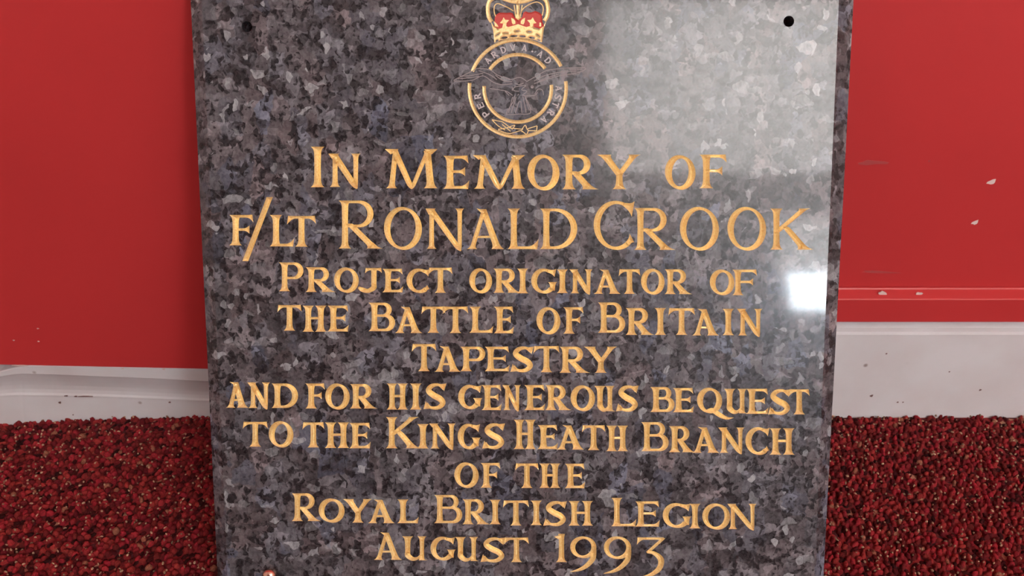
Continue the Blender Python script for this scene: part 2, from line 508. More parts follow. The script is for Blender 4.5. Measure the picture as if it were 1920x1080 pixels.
class Glyph:
    def __init__(s, Wd, Ht, w, thin, flare=2.15):
        s.W, s.H, s.w, s.t, s.fl = Wd, Ht, w, thin, flare
        s.strips = []

    def strip(s, pts, hw):
        pts = np.asarray(pts, float)
        hw = np.asarray(hw, float)
        if len(pts) > 4 and np.linalg.norm(pts[0] - pts[-1]) < .05:      # closed ring
            d = np.gradient(np.vstack([pts[-2], pts, pts[1]]), axis=0)[1:-1]
        else:
            d = np.gradient(pts, axis=0)
        d /= np.linalg.norm(d, axis=1)[:, None] + 1e-9
        nn = np.stack([-d[:, 1], d[:, 0]], 1)
        s.strips.append((pts, pts + nn * hw[:, None], pts - nn * hw[:, None]))

    def bar(s, p0, p1, w, f0=None, f1=None):
        """straight stroke with concave flares towards its ends"""
        f0 = s.fl if f0 is None else f0
        f1 = s.fl if f1 is None else f1
        p0, p1 = np.array(p0, float), np.array(p1, float)
        L = np.linalg.norm(p1 - p0)
        k = min(.5 * w, L * .3)
        base = np.array([0, .12, .3, .55, .9, 1.4, 2.1]) * k
        base = base[base < L * .46]
        ds = np.unique(np.concatenate([base, [L * .5], L - base]))
        hw = [w / 2 * (1 + (f0 - 1) * exp(-d / k * 1.25) + (f1 - 1) * exp(-(L - d) / k * 1.25)) for d in ds]
        pts = np.array([p0 + (p1 - p0) * d / L for d in ds])
        dx, dy = (p1 - p0) / L
        if abs(dy) > .45 and w > 3:          # steep strokes are cut off level at the line
            o = np.zeros_like(pts)
            o[:, 0] = np.array(hw) / abs(dy) * (-1 if dy > 0 else 1)
            # serif tips: pull the spine in a little so that the ends are cupped
            s.strips.append((pts, pts + o, pts - o))
        else:
            s.strip(pts, hw)

    def stem(s, x, w=None, f0=None, f1=None, y0=0, y1=1.0, x1=None):
        s.bar((x, y0 * s.H), (x if x1 is None else x1, y1 * s.H), w or s.w, f0, f1)

    def arc(s, cx, cy, rx, ry, a0, a1, thick, thin, tilt=12, n=None, e0=1.0, e1=1.0):
        n = n or max(8, int(abs(a1 - a0) / 9))
        A = np.radians(np.linspace(a0, a1, n + 1))
        pts = np.stack([cx + rx * np.cos(A), cy + ry * np.sin(A)], 1)
        hw = (thin + (thick - thin) * np.abs(np.cos(A + radians(tilt))) ** 1.4) / 2
        u = np.linspace(0, 1, n + 1)
        hw = hw * (1 + (e0 - 1) * np.exp(-u * 14) + (e1 - 1) * np.exp(-(1 - u) * 14))
        s.strip(pts, hw)

    def tri(s, a, b, c):
        """wedge serif as a short strip from edge a-b to point c"""
        a, b, c = (np.array(q, float) for q in (a, b, c))
        mid, c2 = (a + b) / 2, c
        e = (a - b) * .02
        s.strips.append((np.array([mid, c2]), np.array([a, c2 + e]), np.array([b, c2 - e])))

    def bowl(s, x, yt, yb, xr, thick, thin):
        """half-round stroke from a stem at x, spine between yt and yb, to xr"""
        ry = (yt - yb) / 2
        xr -= thick / 2
        rx = min(xr - x, ry * 1.02)
        cx = xr - rx
        pts = [(x, yt), ((x + cx) / 2, yt)] if cx > x + .5 else []
        A = np.radians(np.linspace(90, -90, 17))
        pts += [(cx + rx * cos(a), (yt + yb) / 2 + ry * sin(a)) for a in A]
        h = [thin / 2] * (len(pts) - 17) + [(thin + (thick - thin) * abs(cos(a)) ** 1.2) / 2 for a in A]
        if cx > x + .5:
            pts += [((x + cx) / 2, yb), (x, yb)]
            h += [thin / 2] * 2
        s.strip(pts, h)

    def arm(s, x0, x1, y, t, up, size):
        """horizontal arm from x0 to x1 whose end carries a wedge serif (up = +1 / -1 / 0 both)"""
        L = abs(x1 - x0)
        sgn = 1 if x1 > x0 else -1
        k = min(size * 1.15, L * .92)
        u = np.concatenate([[0], np.linspace(max(.02, 1 - k / L), 1, 9)])
        x = x0 + (x1 - x0) * u
        g_ = np.clip(1 - (1 - u) * L / k, 0, 1) ** 1.9
        if up:                       # one wedge, its tip the outermost point
            xo = x0 + (x1 - sgn * size * .16 - x0) * u
            flat = np.stack([xo, np.full(len(u), y - up * t / 2) - up * g_ * size * .04], 1)
            wedge = np.stack([x, y + up * (t / 2 + g_ * (size * .98 - t / 2))], 1)
        else:
            flat = np.stack([x, y - t / 2 - g_ * size * .62], 1)
            wedge = np.stack([x, y + t / 2 + g_ * size * .62], 1)
        s.strips.append(((flat + wedge) / 2, flat, wedge))

    def beak(s, o, i, to, ti):
        """terminal of a round stroke: from its end (outer o, inner i) to a wedge with tips to and ti"""
        o, i, to, ti = (np.array(q, float) for q in (o, i, to, ti))
        u = np.linspace(0, 1, 7)[:, None]
        bend = (u * (1 - u))
        mid = (o + i) / 2 + ((to + ti) / 2 - (o + i) / 2) * u
        A = o + (to - o) * u + (mid - (o + (to - o) * u)) * bend * 1.1
        B = i + (ti - i) * u + (mid - (i + (ti - i) * u)) * bend * 1.1
        s.strips.append((mid, A, B))

    def path(s, pts, hw, n=8):
        """Catmull-Rom spine through points with half widths"""
        P = np.column_stack([np.asarray(pts, float), np.asarray(hw, float)])
        P = np.vstack([2 * P[0] - P[1], P, 2 * P[-1] - P[-2]])
        out = []
        for i in range(1, len(P) - 2):
            for u in np.linspace(0, 1, n, endpoint=False):
                a, b, c, d = P[i - 1:i + 3]
                out.append(.5 * ((2 * b) + (c - a) * u + (2 * a - 5 * b + 4 * c - d) * u * u + (-a + 3 * b - 3 * c + d) * u ** 3))
        out.append(P[-2])
        out = np.array(out)
        s.strip(out[:, :2], np.maximum(out[:, 2], .15))


def draw(ch, W, H, w, thin, fl=2.15):
    if ch in 'NH':
        w = min(w, W * .235)
    g = Glyph(W, H, w, thin, fl)
    sh = w * fl / 2                       # half width of a serif
    if ch == 'I':
        g.stem(W / 2)
    elif ch == '1':
        g.stem(W * .56, f1=1.3)
        g.tri((W * .56 - w * .5, H * .80), (W * .56 + w * .5, H), (0, H * .90))
        g.tri((W * .50, H * .88), (W * .78, H * .90), (W * .82, H))
    elif ch == 'N':
        a = w * .78
        g.stem(sh * .95, a, y1=.97, f1=1.2)
        g.stem(W - sh * .85, a * .92, f0=.6, y0=-.03)
        g.bar((sh * .72, H), (W - sh * .72, -H * .06), w * .95, 1.1, .12)
        g.tri((sh * .5, H * .84), (sh * 1.6, H), (0, H * 1.0))
    elif ch == 'M':
        g.bar((sh * .95, 0), (W * .20, H * .96), w * .8, fl, .9)
        g.bar((W - sh * .95, 0), (W * .81, H * .96), w * 1.05, fl * .95, 1.1)
        g.bar((W * .17, H), (W * .51, -H * .02), w * .92, 1.1, .2)
        g.bar((W * .83, H), (W * .515, -H * .01), w * .66, 1.1, .3)
        g.tri((W * .11, H * .86), (W * .26, H), (0, H))
        g.tri((W * .89, H * .86), (W * .74, H), (W, H))
    elif ch in 'EFL':
        g.stem(sh, f1=fl, f0=fl)
        if ch in 'EF':
            g.arm(sh, W * (.97 if ch == 'E' else 1), H - thin / 2, thin, -1, H * .20)
            g.arm(sh, W * .84, H * .52, thin * .95, 0, H * .16)
        if ch in 'EL':
            g.arm(sh, W, thin / 2, thin, 1, H * .22)
    elif ch == 'T':
        g.stem(W / 2, f1=1.3)
        g.arm(W / 2, W, H - thin / 2, thin, -1, H * .22)
        g.arm(W / 2, 0, H - thin / 2, thin, -1, H * .24)
    elif ch == 'H':
        g.stem(sh)
        g.stem(W - sh)
        g.bar((sh, H * .52), (W - sh, H * .52), thin, 1, 1)
    elif ch in 'OQ':
        tk = w * 1.12
        h0 = H
        g.arc(W / 2, h0 / 2, W / 2 - tk / 2 + .3, h0 / 2 - thin / 2 + .6, 0, 360, tk, thin, 14, 44)
        if ch == 'Q':
            g.path([(W * .38, H * .10), (W * .62, H * .10), (W * .92, -H * .10), (W * 1.2, -H * .22), (W * 1.46, -H * .20)], [thin * .3, w * .42, w * .42, w * .26, .3])
    elif ch in 'CG':
        tk = w * 1.12
        rx, ry = W / 2 * (1.10 if ch == 'C' else 1.02), H / 2
        cx = rx
        a1 = 306 if ch == 'C' else 316
        g.arc(cx, ry, rx - tk / 2, ry - thin / 2, 66, a1, tk, thin * 1.1, 10, 30)
        _, Lp, Rp = g.strips[-1]
        g.beak(Rp[0], Lp[0], (W, H), (W * .93, H * .67))
        if ch == 'C':
            g.beak(Rp[-1], Lp[-1], (W * .99, H * .15), (W * .88, H * .33))
        else:
            xs_ = W - w * .70
            g.bar((xs_, H * .11), (xs_, H * .46), w * .9, 1.0, 1.9)
            g.beak(Rp[-1], Lp[-1], (xs_ + w * .45, H * .12), (xs_ - w * .45, H * .26))
    elif ch == 'D':
        g.stem(sh)
        g.bowl(sh, H - thin / 2, thin / 2, W, w * 1.12, thin)
    elif ch == 'P':
        g.stem(sh)
        g.bowl(sh, H - thin / 2, H * .46, W, w * 1.05, thin)
    elif ch == 'R':
        g.stem(sh)
        g.bowl(sh, H - thin / 2, H * .47, W * .86, w * 1.05, thin)
        g.bar((sh + w * .75, H * .52), (W - sh * .72, 0), w * .95, .7, fl * .95)
        g.tri((W - sh * 1.3, 0), (W - sh * 1.0, H * .13), (W + w * .12, 0))
    elif ch == 'B':
        g.stem(sh)
        g.bowl(sh, H - thin / 2, H * .545, W * .87, w * .95, thin)
        g.bowl(sh, H * .545, thin / 2, W, w * 1.08, thin)
    elif ch == 'A':
        ax = W * .46
        g.bar((sh * .85, 0), (ax + w * .05, H * .97), w * .72, fl * 1.1, .8)
        g.bar((W - sh * .9, 0), (ax - w * .1, H * .985), w * 1.05, fl * .9, 1.0)
        g.bar((W * .28, H * .30), (W * .70, H * .30), thin * .85, 1, 1)
        g.tri((ax - w * .2, H * .86), (ax + w * .45, H * .96), (ax - w * 1.15, H * 1.0))
    elif ch == 'Y':
        c = (W * .51, H * .44)
        g.bar((W * .51, 0), c, w, fl, 1)
        g.bar((c[0] + w * .05, c[1] - H * .03), (W * .16, H), w, .95, 1.75)
        g.bar((c[0] - w * .05, c[1] - H * .03), (W * .86, H), w * .78, .95, 1.9)
        g.tri((W * .12, H * .92), (W * .28, H), (0, H))
        g.tri((W * .78, H * .92), (W * .76, H), (W, H))
    elif ch == 'K':
        g.stem(sh)
        g.bar((sh, H * .42), (W * .86, H), w * .72, .8, 1.7)
        g.bar((W * .38, H * .56), (W - sh * .8, 0), w, .7, fl)
        g.tri((W * .74, H * .92), (W * .72, H), (W, H))
        g.tri((W - sh * 1.3, 0), (W - sh * 1.1, H * .12), (W + w * .12, 0))
    elif ch == 'S':
        g.path([(W * .90, H * .80), (W * .66, H * .945), (W * .36, H * .90), (W * .22, H * .72), (W * .44, H * .54), (W * .72, H * .40), (W * .84, H * .23), (W * .64, H * .06), (W * .32, H * .06), (W * .12, H * .21)],
               [w * .34, thin * .55, w * .40, w * .50, w * .56, w * .56, w * .50, w * .36, thin * .55, w * .34])
        g.tri((W * .72, H * .97), (W * .86, H * .76), (W * 1.0, H))
        g.tri((W * .80, H * .92), (W * 1.0, H), (W * .90, H * .70))
        g.tri((W * .30, H * .02), (W * .14, H * .24), (0, 0))
        g.tri((W * .22, H * .08), (0, 0), (W * .10, H * .31))
    elif ch == 'U':
        g.bar((sh, H * .30), (sh, H), w, 1, fl)
        xr = W - sh * .95
        g.path([(sh, H * .36), (sh + w * .05, H * .20), (sh + (xr - sh) * .35, H * .06), (sh + (xr - sh) * .7, H * .09), (xr, H * .26)], [w * .5, w * .53, w * .40, thin * .55, thin * .5])
        g.bar((xr, 0), (xr, H), w * .82, 1.5, fl)
        g.tri((xr - w * .3, H * .10), (xr + w * .3, 0), (W, 0))
    elif ch == 'J':
        x = W * .66
        g.bar((x, H * .25), (x, H), w, 1, 1.2)
        g.arm(x, W, H - thin / 2, thin, -1, H * .16)
        g.arm(x, W * .28, H - thin / 2, thin, -1, H * .18)
        g.path([(x, H * .32), (x - w * .05, H * .18), (W * .42, H * .05), (W * .16, H * .10), (0, H * .20)], [w * .5, w * .5, w * .4, w * .42, w * .2])
    elif ch == '9':
        cy, ry = H * .70, H * .30
        xr = W * .94 - w * .5
        g.arc(W * .47, cy, W * .47 - w * .5, ry - thin / 2, 0, 360, w, thin, 10, 40)
        g.path([(xr, H * .72), (xr - w * .02, H * .56), (W * .80, H * .37), (W * .58, H * .18), (W * .32, H * .07), (0, .01 * H)], [w * .42, w * .52, w * .52, w * .43, w * .28, .5])
    elif ch == '3':
        g.arm(W * .35, 0.0, H - thin / 2, thin, -1, H * .16)
        g.bar((W * .02, H - thin / 2), (W * .96, H - thin / 2), thin, 1, 1.2)
        g.bar((W * .96, H - thin * .3), (W * .40, H * .63), thin * 1.25, .7, 1)
        g.path([(W * .36, H * .635), (W * .62, H * .60), (W * .86, H * .44), (W * .80, H * .22), (W * .50, H * .06), (W * .14, 0)], [thin * .5, w * .36, w * .58, w * .52, w * .34, .5])
    elif ch == '/':
        g.bar((W * .13, 0), (W * .88, H), w, 1.0, 1.1)
    elif ch == '.':
        g.strip([(0, W / 2), (W / 2, W / 2), (W, W / 2)], [W * .28, W * .5, W * .28])
    return g


# ------------------------------------------------------------------ V-cut carving
MPP = 0.5 / 1190.0                       # metres per photograph pixel on the slab
CUTS = []                                # outlines (metres) that have to be open in the slab's face


def inside_tris(P, T):
    """P (n,2), T (k,3,2) -> bool n: in any triangle"""
    res = np.zeros(len(P), bool)
    for s in range(0, len(P), 3000):
        p = P[s:s + 3000]
        a, b, c = T[:, 0], T[:, 1], T[:, 2]
        d = lambda q, r: (r[None, :, 0] - q[None, :, 0]) * (p[:, None, 1] - q[None, :, 1]) - (r[None, :, 1] - q[None, :, 1]) * (p[:, None, 0] - q[None, :, 0])
        d1, d2, d3 = d(a, b), d(b, c), d(c, a)
        e = 1e-7
        res[s:s + 3000] = (((d1 >= -e) & (d2 >= -e) & (d3 >= -e)) | ((d1 <= e) & (d2 <= e) & (d3 <= e))).any(1)
    return res


def seg_dist(P, A, B):
    d = B - A
    L2 = (d ** 2).sum(1) + 1e-18
    t = (((P[:, None] - A[None]) * d[None]).sum(2) / L2[None]).clip(0, 1)
    q = A[None] + d[None] * t[:, :, None]
    return np.sqrt(((P[:, None] - q) ** 2).sum(2)).min(1)


def poly_tris(poly):
    from mathutils.geometry import tessellate_polygon
    ts = tessellate_polygon([[Vector((p[0], p[1], 0)) for p in poly]])
    return [[poly[i] for i in t] for t in ts]


def carve(name, layers, parent, step=1.5, slope=1.05, maxd=99.0, label=None):
    """layers: list of (material or None, strips, polygons) in photograph pixels; a later layer lies over an
    earlier one, None keeps the bare stone. Makes one mesh per material: a V-shaped cut below the slab's face."""
    verts, edges, tri_l = [], [], []
    for mat, strips, polys in layers:
        T = []
        for sp, Lp, Rp in strips:
            n = len(verts)
            k = len(Lp)
            loop = list(map(tuple, Lp)) + list(map(tuple, Rp[::-1]))
            closed = np.linalg.norm(Lp[0] - Lp[-1]) < .05 and np.linalg.norm(Rp[0] - Rp[-1]) < .05 and k > 4
            verts += loop
            if closed:
                edges += [(n + i, n + i + 1) for i in range(k - 1)] + [(n + k + i, n + k + i + 1) for i in range(k - 1)]
            else:
                edges += [(n + i, n + (i + 1) % (2 * k)) for i in range(2 * k)]
            for i in range(k - 1):
                T += [[Lp[i], Lp[i + 1], Rp[i]], [Lp[i + 1], Rp[i + 1], Rp[i]]]
            verts += list(map(tuple, sp[1:-1]))
        for pg in polys:
            n = len(verts)
            verts += list(map(tuple, pg))
            edges += [(n + i, n + (i + 1) % len(pg)) for i in range(len(pg))]
            T += poly_tris(pg)
        tri_l.append(np.array(T, float))
    Va = np.array(verts, float)
    lo, hi = Va.min(0), Va.max(0)
    gx, gy = np.meshgrid(np.arange(lo[0], hi[0], step), np.arange(lo[1], hi[1], step))
    gx = gx + (np.arange(gx.shape[0]) % 2)[:, None] * step * .5
    G = np.stack([gx.ravel(), gy.ravel()], 1)
    G = G[inside_tris(G, np.concatenate(tri_l))]
    G = G[seg_dist(G, Va[[e_[0] for e_ in edges]], Va[[e_[1] for e_ in edges]]) > step * .35] if len(G) else G
    allv = [Vector((float(a), float(b))) for a, b in np.vstack([Va, G])]
    ov, oe, of, _, _, _ = delaunay_2d_cdt(allv, edges, [], 0, 1e-4, False)
    O = np.array([(q[0], q[1]) for q in ov])
    Tr = np.array([t for t in of], int)
    cen = O[Tr].mean(1)
    cls = np.full(len(Tr), -1)
    for i, T in enumerate(tri_l):
        m_ = inside_tris(cen, T)
        cls[m_] = i if layers[i][0] is not None else -1
    # drop slivers of no area
    ar = np.abs(np.cross(O[Tr[:, 1]] - O[Tr[:, 0]], O[Tr[:, 2]] - O[Tr[:, 0]]))
    ins = cls >= 0
    cnt = {}
    for t in Tr[ins]:
        for a, b in ((t[0], t[1]), (t[1], t[2]), (t[2], t[0])):
            k = (min(a, b), max(a, b))
            cnt[k] = cnt.get(k, 0) + 1
    be = np.array([k for k, c in cnt.items() if c == 1], int)
    D = np.zeros(len(O))
    used = np.unique(Tr[ins])
    for s in range(0, len(used), 400):
        D[used[s:s + 400]] = seg_dist(O[used[s:s + 400]], O[be[:, 0]], O[be[:, 1]])
    D[np.unique(be)] = 0
    UV = to_plane(O)
    CUTS.append((UV[be[:, 0]], UV[be[:, 1]]))
    Z = -np.minimum(D * slope, maxd) * MPP
    objs = []
    mats = []
    for m_, _, _ in layers:
        if m_ is not None and m_ not in mats:
            mats.append(m_)
    for q, m_ in enumerate(mats):
        sel = np.isin(cls, [i for i, l_ in enumerate(layers) if l_[0] is m_])
        tt = Tr[sel]
        if not len(tt):
            continue
        uq, inv = np.unique(tt, return_inverse=True)
        tt = inv.reshape(-1, 3)
        vv = np.column_stack([UV[uq], Z[uq]])
        # face outward (+z)
        cr = np.cross(vv[tt[:, 1], :2] - vv[tt[:, 0], :2], vv[tt[:, 2], :2] - vv[tt[:, 0], :2])
        tt[cr < 0] = tt[cr < 0][:, ::-1]
        nm = name if isinstance(name, str) else name[q]
        objs.append(mesh_obj(nm, vv, tt, m_, parent))
    return objs


def place(g, x0, yb, ang=0.0):
    """glyph strips -> photograph pixels; ang turns the glyph (degrees, counter-clockwise)"""
    c, s_ = cos(radians(ang)), sin(radians(ang))

    def tr(p):
        return np.stack([x0 + p[:, 0] * c - p[:, 1] * s_, yb - (p[:, 0] * s_ + p[:, 1] * c)], 1)
    return [(tr(a), tr(b), tr(d)) for a, b, d in g.strips]


# ------------------------------------------------------------------ the plaque
plaque = bpy.data.objects.new('memorial_plaque', None)
COL.objects.link(plaque)
plaque.location = P_ORG
plaque.rotation_euler = (pi / 2 - THETA, 0, 0)
plaque['label'] = 'polished grey granite memorial plaque with gilded inscription and crowned badge, leaning on red wall'
plaque['category'] = 'plaque'

# every letter: character, left, right, top, bottom in the photograph
LINES = [
    (12.6, [('I', 580, 611, 275, 351), ('N', 616, 678, 288, 350.5), ('M', 722, 820, 279.5, 353), ('E', 831, 880, 292, 354), ('M', 887, 984, 291, 354),
            ('O', 989, 1049, 291, 356), ('R', 1054, 1116, 290, 355), ('Y', 1120, 1201, 290, 354.7), ('O', 1247, 1304, 292, 354.7), ('F', 1311.5, 1362.5, 290, 353)]),
    (11.6, [('F', 430, 475, 403, 460), ('/', 452, 513, 369.5, 489.5), ('L', 505.6, 551.6, 403, 462), ('T', 538, 592.5, 405, 462.5),
            ('R', 635, 711, 376, 466), ('O', 720, 791, 389, 467.5), ('N', 798, 872, 391, 466.5), ('A', 875, 944, 391, 467), ('L', 951.6, 1010, 391, 467), ('D', 1012.5, 1082.5, 391, 467),
            ('C', 1113, 1190, 377, 468), ('R', 1189, 1260, 390, 468.5), ('O', 1275, 1348, 389, 469), ('O', 1364, 1436.5, 389, 469), ('K', 1444, 1519, 391, 468)]),
    (10.4, [('P', 523, 569, 492, 546), ('R', 573, 624, 501, 547.5), ('O', 626.5, 672.5, 502.5, 548), ('J', 672, 716, 502.5, 547.5), ('E', 717, 756, 504, 548), ('C', 762, 806, 504, 549), ('T', 803, 848.5, 502, 549),
            ('O', 880, 922.5, 504, 549), ('R', 925, 972, 503.5, 549), ('I', 969, 991, 503.5, 550), ('G', 996, 1043, 504, 550), ('I', 1044, 1065, 505, 549.5), ('N', 1068, 1112.5, 505, 550), ('A', 1113, 1162.5, 505, 551),
            ('T', 1160, 1200.6, 505, 551), ('O', 1202, 1246, 505, 551.5), ('R', 1246, 1293, 505, 551.5), ('O', 1331, 1377, 506.5, 552.5), ('F', 1373, 1419.5, 505.6, 553.5)]),
    (10.8, [('T', 520, 565.6, 572, 620), ('H', 567, 612.5, 573, 622), ('E', 614, 654, 573, 621.5), ('B', 691, 741, 567.5, 621), ('A', 740, 790.6, 575, 624.5), ('T', 790, 835, 575, 624), ('T', 830, 878, 575, 624.5), ('L', 880, 925, 575, 624), ('E', 926, 963.5, 575, 625),
            ('O', 1006, 1050.6, 577, 626), ('F', 1056, 1094, 576, 625.6), ('B', 1121, 1172.5, 567, 624), ('R', 1173, 1222, 577.5, 628), ('I', 1226, 1250.6, 577.5, 628), ('T', 1253, 1303, 578, 628), ('A', 1297, 1347, 579, 629), ('I', 1354, 1377, 579, 628.5), ('N', 1382, 1431, 579, 629)]),
    (10.8, [('T', 772, 818, 645, 696), ('A', 814, 862.5, 649, 697), ('P', 863, 910, 650, 696), ('E', 909, 955.6, 650, 696), ('S', 957, 1001, 650, 697), ('T', 1000, 1049, 649, 698), ('R', 1049, 1100.6, 650, 699), ('Y', 1096, 1156, 650, 699)]),
    (10.8, [('A', 423, 465, 716, 764.5), ('N', 464, 508, 717, 765), ('D', 509, 559, 719, 765), ('F', 572.5, 609, 719, 766), ('O', 610, 655.6, 720, 767), ('R', 656, 703, 720, 766), ('H', 725, 765, 719, 768), ('I', 768, 791, 719, 768), ('S', 794, 837, 719, 767),
            ('G', 859, 903, 722, 767), ('E', 903, 940.6, 722, 769), ('N', 942, 978, 722, 769), ('E', 983, 1022, 722, 769), ('R', 1022, 1067, 722, 769), ('O', 1070, 1115.6, 723.5, 770), ('U', 1114, 1154, 723.5, 771), ('S', 1155, 1197.5, 723, 771),
            ('B', 1219, 1265, 725.6, 772.5), ('E', 1261.5, 1301, 727.5, 773), ('Q', 1307, 1354, 728, 774), ('U', 1357, 1402, 729, 775), ('E', 1399, 1441, 729, 776), ('S', 1440, 1483, 730, 777), ('T', 1479, 1518, 730, 777)]),
    (10.8, [('T', 455, 502, 791, 837.5), ('O', 504, 550, 790.6, 838), ('T', 567, 608, 792, 839), ('H', 609, 655, 792, 840), ('E', 655, 695, 793, 840.6), ('K', 723.5, 784, 782, 840.6), ('I', 782, 804, 795, 841), ('N', 805, 856, 794, 841), ('G', 858, 900, 795, 842), ('S', 904, 947, 794, 841),
            ('H', 963, 1005, 787, 842), ('E', 1008, 1046, 797, 842), ('A', 1043, 1094, 797, 843), ('T', 1091, 1135, 797.5, 844), ('H', 1136.5, 1178, 798, 846), ('B', 1202, 1254, 791.5, 846), ('R', 1254, 1299, 799, 848), ('A', 1297.5, 1347.5, 800.6, 849), ('N', 1347, 1397.5, 801.5, 849), ('C', 1397.5, 1443, 801.5, 852.5), ('H', 1443, 1490, 803, 852.5)]),
    (10.6, [('O', 852, 897.5, 868, 914), ('F', 901, 938, 868, 914.5), ('T', 966, 1010, 869, 915), ('H', 1011, 1051, 869, 915), ('E', 1059, 1097, 869.5, 915.3)]),
    (10.4, [('R', 547, 597, 925, 977), ('O', 597.6, 646, 935.7, 979), ('Y', 644.5, 696.6, 935.7, 980), ('A', 689.6, 739, 936.5, 981), ('L', 745, 785, 936.5, 981), ('B', 814, 867, 928, 981), ('R', 867, 914, 936, 983), ('I', 917, 940, 937, 983), ('T', 943, 991.7, 938.5, 985.4), ('I', 994, 1017, 938.6, 984.7), ('S', 1018.6, 1063, 940, 985.5), ('H', 1066, 1112, 939.4, 985.5),
            ('L', 1146, 1193, 933.4, 986.8), ('E', 1191, 1237, 940, 987.3), ('G', 1242.5, 1294.6, 943.8, 989.4), ('I', 1292, 1314, 944.6, 990.7), ('O', 1317, 1369, 945, 992), ('N', 1364, 1420, 944.6, 992)]),
    (10.2, [('A', 700.5, 752.6, 998, 1049.7), ('U', 754, 801, 1005.5, 1050.5), ('G', 807, 853, 1006.8, 1050.5), ('U', 853, 898, 1006.8, 1052), ('S', 901, 948, 1008, 1053.6), ('T', 945, 991.7, 1008, 1054),
            ('1', 1039, 1063.6, 1001, 1054), ('9', 1069, 1121.5, 1006, 1073), ('9', 1132, 1187, 1006, 1076), ('3', 1194, 1246.5, 1007.6, 1082)]),
]
for w_, row in LINES:
    w_ *= .95
    for ch, xa, xb, yt, yb in row:
        g = draw(ch, xb - xa, yb - yt, w_ * (1.0 if ch != '/' else .95), w_ * .46)
        carve('letter', [(M_GOLD, place(g, xa, yb), [])], plaque)

# the badge: two gilt rings broken by the bird's wings
EC = (970.9, 165.6)


def ring(r, w_, a0, a1):
    g = Glyph(1, 1, 1, 1)
    g.arc(0, 0, r, r, a0, a1, w_, w_, n=max(6, int(abs(a1 - a0) / 5)))
    return place(g, *EC)


emb = carve('badge_ring', [(M_GOLD, ring(90.8, 6.6, 27, 159.5) + ring(90.8, 6.6, 173.5, 368.5) + ring(63.2, 6.6, 36, 146) + ring(63.2, 6.6, 176, 366), [])], plaque, step=1.3, slope=.45)[0]


def Z12(pts):
    return [(900 + x / 12, y / 12) for x, y in pts]


def lines(polys, w_, conv):
    out = []
    for p in polys:
        g = Glyph(1, 1, 1, 1)
        p = np.array(conv(p), float)
        if len(p) > 2:
            g.path(p, [w_ / 2] * len(p), 5)
        else:
            g.strip(p, [w_ / 2] * 2)
        out += g.strips
    return out


mir = lambda pts: [(1716 - x, y) for x, y in pts][::-1]
band = Z12([(240, 470), (300, 570), (410, 650), (500, 620), (520, 560), (640, 605), (860, 540), (1040, 605), (1180, 570), (1220, 620), (1330, 650), (1430, 590), (1490, 470), (1440, 640), (1395, 955), (1250, 905), (1060, 868), (860, 855), (660, 870), (480, 905), (322, 960), (300, 700)])
redL = Z12([(335, 380), (370, 325), (440, 285), (520, 285), (600, 290), (680, 282), (740, 300), (775, 380), (860, 460), (860, 560), (700, 610), (560, 600), (420, 655), (320, 600)])
redR = Z12([(950, 380), (975, 285), (1030, 255), (1090, 280), (1150, 280), (1240, 245), (1330, 280), (1395, 330), (1400, 480), (1450, 600), (1380, 650), (1180, 600), (1040, 610), (860, 560), (860, 460)])
archL = lines([[(265, 490), (205, 390), (178, 250), (185, 120), (215, 30), (300, -40), (420, -60), (560, -20), (700, 25), (860, 45)]], 7.6, Z12)
archR = lines([[(1450, 470), (1510, 370), (1535, 230), (1520, 110), (1490, 20), (1410, -45), (1290, -60), (1150, -20), (1010, 25), (860, 45)]], 7.6, Z12)
inner = lines([[(350, 370), (318, 250), (330, 130), (400, 80), (520, 120), (640, 175), (760, 250)], [(1400, 350), (1425, 200), (1390, 100), (1280, 45), (1130, 90), (1000, 170), (930, 260)],
               [(770, 110), (790, 250), (800, 370)], [(950, 110), (930, 250), (910, 370)]], 2.0, Z12)
col_ = [Z12([(815, 100), (895, 100), (890, 300), (930, 400), (860, 455), (790, 400), (825, 300)])]
fleurs = [Z12([(530, 385), (565, 440), (655, 450), (595, 515), (590, 610), (500, 610), (520, 530), (445, 515), (490, 465)]), Z12([(700, 395), (760, 425), (795, 470), (800, 530), (740, 550), (715, 500)]),
          Z12([(300, 470), (350, 500), (400, 560), (420, 610), (340, 590)])]
fleurs += [Z12(mir([(530, 385), (565, 440), (655, 450), (595, 515), (590, 610), (500, 610), (520, 530), (445, 515), (490, 465)])), Z12(mir([(700, 395), (760, 425), (795, 470), (800, 530), (740, 550), (715, 500)])),
           Z12([(1340, 500), (1375, 510), (1375, 590), (1335, 590)])]


def ell(cx, cy, a, b, rot=0):
    return Z12([(cx + a * cos(t) * cos(rot) - b * sin(t) * sin(rot), cy + a * cos(t) * sin(rot) + b * sin(t) * cos(rot)) for t in np.linspace(0, 2 * pi, 12, endpoint=False)])


gems = [ell(550, 848, 72, 26, -.12), ell(760, 812, 85, 22, -.04), ell(960, 818, 70, 22, .05), ell(1170, 850, 68, 24, .15), ell(385, 915, 38, 20, -.5), ell(1325, 905, 38, 18, .4),
        ell(840, 697, 55, 9), ell(1115, 712, 50, 14), ell(405, 775, 60, 9, -.5), ell(1315, 795, 45, 10, .5), ell(590, 745, 55, 6)]
orb = [Z12([(860 + 75 * cos(t), -40 + 75 * sin(t)) for t in np.linspace(0, 2 * pi, 16, endpoint=False)]),
       Z12([(840, -110), (820, -170), (790, -190), (800, -240), (835, -225), (825, -290), (895, -290), (885, -225), (920, -240), (930, -190), (900, -170), (880, -110)])]
carve(['crown', 'crown_lining'], [(M_GOLD, archL + archR + inner, []), (M_LINING, [], [redL, redR]), (M_GOLD, archL + archR + inner, col_ + fleurs + [band] + orb), (None, [], gems)], emb, step=1.1, slope=.45, maxd=1.2)


